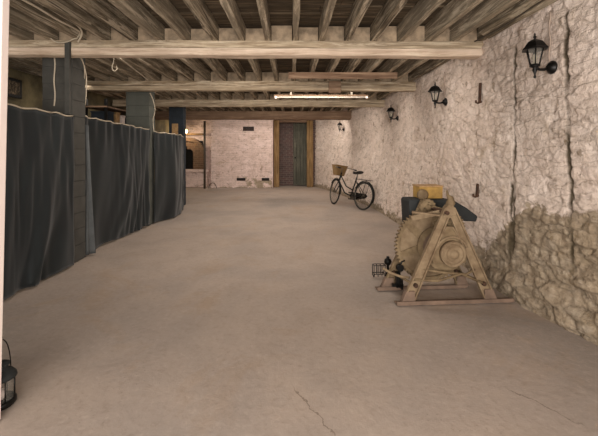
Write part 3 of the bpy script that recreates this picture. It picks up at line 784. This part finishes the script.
# ---------------------------------------------------------------- bicycle
R0 = Vector((1.66, 8.66, 0)); R1 = Vector((1.10, 9.60, 0)); ang = math.atan2(R1.y-R0.y, R1.x-R0.x); WB = (R1-R0).length
bk = thing('bicycle', 'old black step-through bicycle with wicker basket, parked by the stone wall', 'bicycle', R0, ang)
bk.rotation_euler = (math.radians(9), 0, ang); bk.rotation_mode = 'XYZ'
WR = .325
def wheel(cx, steer=0):
    M4 = Matrix.Translation((cx, 0, WR)) @ Matrix.Rotation(steer, 4, 'Z')
    def T(p): return M4 @ Vector(p)
    ring = lambda r_: [T((r_*math.cos(2*PI*k/48), 0, r_*math.sin(2*PI*k/48))) for k in range(48)]
    mb = MB(); mb.tube(ring(WR-.028), .011, 6, False, True)
    mb.tube([T((0, -.04, 0)), T((0, .04, 0))], .02, 10)
    for k in range(28):
        a = 2*PI*k/28; s = .025 if k % 2 else -.025
        mb.tube([T((.02*math.cos(a+.6), s, .02*math.sin(a+.6))), T(((WR-.035)*math.cos(a), 0, (WR-.035)*math.sin(a)))], .0022, 4)
    o = mb.build('wheel', M['steel'], bk)
    MB().tube(ring(WR-.012), .019, 8, False, True).build('tyre', M['tyre'], o)
    # mudguard
    arc = [T(((WR+.03)*math.cos(a), 0, (WR+.03)*math.sin(a))) for a in [math.radians(d) for d in (range(-10 if cx < .5 else 35, 151 if cx < .5 else 190, 8))]]
    if cx < .5: arc = [T(((WR+.03)*math.cos(a), 0, (WR+.03)*math.sin(a))) for a in [math.radians(d) for d in range(25, 205, 8)]]
    g = MB(); rings = []
    for p in arc:
        q = (p-T((0,0,0))).normalized(); sidev = M4.to_3x3() @ Vector((0,1,0))
        rings.append([p+sidev*.026-q*.012, p+sidev*.012, p-sidev*.012, p-sidev*.026-q*.012, p-sidev*.01-q*.004, p+sidev*.01-q*.004])
    g.loft(rings, True); g.build('mudguard', M['black'], bk)
st = math.radians(-16)
wheel(0); wheel(WB, st)
BB = (.45, 0, .28); SC = (.31, 0, .74); HT = (WB-.17, 0, .83); HB = (WB-.12, 0, .60); 
fr = MB()
fr.tube([BB, SC], .016, 8); fr.tube([HT, HB], .02, 8); fr.tube([HB, (WB-.4, 0, .33), BB], .017, 8); fr.tube([(HT[0]+.01, 0, .76), (WB-.42, 0, .50), (.40, 0, .42)], .015, 8)
for s in (-1, 1):
    fr.tube([BB, (0, s*.055, WR)], .009, 6); fr.tube([(.33, 0, .66), (0, s*.055, WR)], .008, 6)
fr.build('frame', M['black'], bk)
fk = MB()
for s in (-1, 1):
    fk.tube([(HB[0]-.0, s*.02, HB[2]), (HB[0]+.02, s*.045, .52), (WB-.02, s*.045, .38), (WB, s*.045, WR)], .011, 8)
fk.tube([HB, (HB[0]-.005, 0, HB[2]+.03)], .022, 8); fk.build('fork', M['black'], bk)
hb = MB(); hb.tube([HT, (HT[0]-.02, 0, .95)], .012, 8)
hb.tube([(HT[0]-.24, -.26, .93), (HT[0]-.1, -.27, .95), (HT[0]+.02, -.2, .97), (HT[0]+.0, 0, .955), (HT[0]+.02, .2, .97), (HT[0]-.1, .27, .95), (HT[0]-.24, .26, .93)], .011, 8)
hbo = hb.build('handlebar', M['steel'], bk)
for s in (-1, 1): MB().tube([(HT[0]-.27, s*.258, .928), (HT[0]-.15, s*.267, .943)], .017, 8).build('grip', M['saddle'], hbo)
sd = MB(); rings = []
for i in range(9):
    t_ = i/8; x = .46-.28*t_; w = .018+.085*sst(.25, .9, t_)*(1-.3*sst(.9, 1, t_)); z = .86+.02*t_-.012*math.sin(PI*t_)
    rings.append([(x, w*math.cos(a), z+(.028 if math.sin(a) > 0 else .04)*math.sin(a)) for a in [2*PI*k/12 for k in range(12)]])
sd.loft(rings); sdo = sd.build('saddle', M['saddle'], bk)
MB().tube([SC, (.30, 0, .84)], .013, 8).build('seat_post', M['steel'], bk)
cr = MB()
for s in (-1, 1): cr.tube([(.28, s*.05, .70), (-.12, s*.06, .70), (-.2, s*.05, .70)], .007, 6); cr.tube([(-.1, s*.06, .70), (0, s*.06, WR)], .006, 6)
for x in (.2, .1, 0, -.1, -.2): cr.tube([(x, -.055, .70), (x, .055, .70)], .006, 6)
cr.build('carrier', M['black'], bk)
ck_ = MB(); ck_.lathe([(.085, -.004), (.085, .004)], 'Y', (BB[0], -.045, BB[2]), 24); ck_.build('chainring', M['steel'], bk)
cg = MB(); cg.prism([(0, .37), (-.06, WR), (0, .27), (.38, .19), (.5, .2), (.55, .28), (.5, .36), (.38, .38)], -.07, -.055); cg.build('chain_guard', M['black'], bk, bevel=.004)
for s, a in ((-1, .5), (1, .5+PI)):
    e = (BB[0]+.17*math.cos(a), s*.09, BB[2]-.17*math.sin(a))
    c_ = MB().tube([(BB[0], s*.085, BB[2]), e], .01, 6).build('crank', M['steel'], bk)
    MB().box(e[0]-.045, e[0]+.045, min(e[1], e[1]+s*.09), max(e[1], e[1]+s*.09), e[2]-.012, e[2]+.012).build('pedal', M['saddle'], c_)
MB().tube([(.38, -.03, .3), (.33, -.17, .035)], .009, 6).build('kickstand', M['steel'], bk)
bs = MB(); 
def rrect(cx, w, d, z):
    pts = []
    for sx, sy, a0 in ((1, 1, 0), (-1, 1, 90), (-1, -1, 180), (1, -1, 270)):
        for k in range(4):
            a = math.radians(a0+30*k); pts.append((cx+sx*(w-.04)+.04*math.cos(a), sy*(d-.04)+.04*math.sin(a), z))
    return pts
bx = HT[0]+.1
bs.loft([rrect(bx, .09, .13, .75), rrect(bx, .105, .155, .86), rrect(bx, .12, .18, .99), rrect(bx, .128, .188, .995), rrect(bx, .128, .188, 1.015), rrect(bx, .11, .17, 1.015), rrect(bx, .1, .15, .88), rrect(bx, .082, .122, .765)], False)
bs.build('basket', M['wicker'], bk)

# ---------------------------------------------------------------- floor candle lantern by the jamb
fl = thing('floor_lantern', 'small round black candle lantern on the floor beside the white jamb', 'lantern', (-1.60, 2.035, 0))
MB().lathe([(.07, 0), (.075, .006), (.075, .025), (.066, .035), (.0, .035)], 'Z', (0,0,0), 28).build('base', M['black'], fl)
MB().lathe([(.064, .035), (.064, .145)], 'Z', (0,0,0), 28, cap=False).build('glass', M['glass'], fl)
mb = MB()
for k in range(8):
    a = 2*PI*k/8+.2; mb.tube([(.069*math.cos(a), .069*math.sin(a), .02), (.069*math.cos(a), .069*math.sin(a), .155)], .003, 6)
mb.build('cage_bars', M['black'], fl)
cp = MB().lathe([(.078, .148), (.076, .16), (.06, .18), (.036, .19), (.03, .2), (.03, .21), (.044, .215), (.044, .224), (.02, .235), (.0, .238)], 'Z', (0,0,0), 28).build('cap', M['slate'], fl)
MB().tube([(0, .078*math.cos(a), .155+.2*math.sin(a)) for a in [PI*k/16 for k in range(17)]], .003, 6).build('handle', M['black'], fl)
MB().lathe([(.026, .036), (.026, .075), (.0, .077)], 'Z', (0,0,0), 18).build('candle', M['white'], fl)

# ---------------------------------------------------------------- lights, world, camera
def area(name, loc, rot, sx, sy, power, col=(1, .95, .9)):
    l = bpy.data.lights.new(name, 'AREA'); l.shape = 'RECTANGLE'; l.size = sx; l.size_y = sy; l.energy = power; l.color = col
    o = bpy.data.objects.new(name, l); C.objects.link(o); o.location = loc; o.rotation_euler = rot; return o
# daylight/work light at the entrance behind the camera
area('entrance_light', (-.2, -1.3, 1.15), (math.radians(97), 0, 0), 3.6, 1.7, 165)
# added fill lights, unseen behind the beams, to brighten the bays evenly
WARM = (1, .91, .82)
for yb, pw in ((BY[0]+.26, 28), (BY[1]+.26, 28), (BY[2]+.26, 28), (BY[3]+.3, 22)):
    area('beam_fill_light', (-.3, yb, ZJ-.06), (math.radians(28), 0, 0), 3.6, .06, pw, WARM)
area('left_room_light', (-3.7, 7.0, 2.55), (0, 0, 0), .3, 4, 8, WARM)
p = bpy.data.lights.new('oven_lamp', 'POINT'); p.energy = 12; p.color = (1, .8, .55); p.shadow_soft_size = .05
o = bpy.data.objects.new('oven_lamp', p); C.objects.link(o); o.location = (-3.86, 13.5, 2.0)
w = bpy.data.worlds.new('world'); bpy.context.scene.world = w; w.use_nodes = True
w.node_tree.nodes['Background'].inputs[0].default_value = (1, .96, .92, 1); w.node_tree.nodes['Background'].inputs[1].default_value = .8

cam = bpy.data.cameras.new('camera'); co = bpy.data.objects.new('camera', cam); C.objects.link(co)
co.location = (0, 0, H); co.rotation_euler = (PI/2, 0, 0)
cam.sensor_width = 36; cam.lens = F/598*36; cam.shift_x = (299-CX)/598; cam.shift_y = -(218-CY)/598; cam.clip_start = .05
sc = bpy.context.scene; sc.camera = co
sc.view_settings.view_transform = 'Standard'; sc.view_settings.look = 'None'; sc.view_settings.gamma = 1; sc.view_settings.use_curve_mapping = False
sc.view_settings.exposure = 0.84
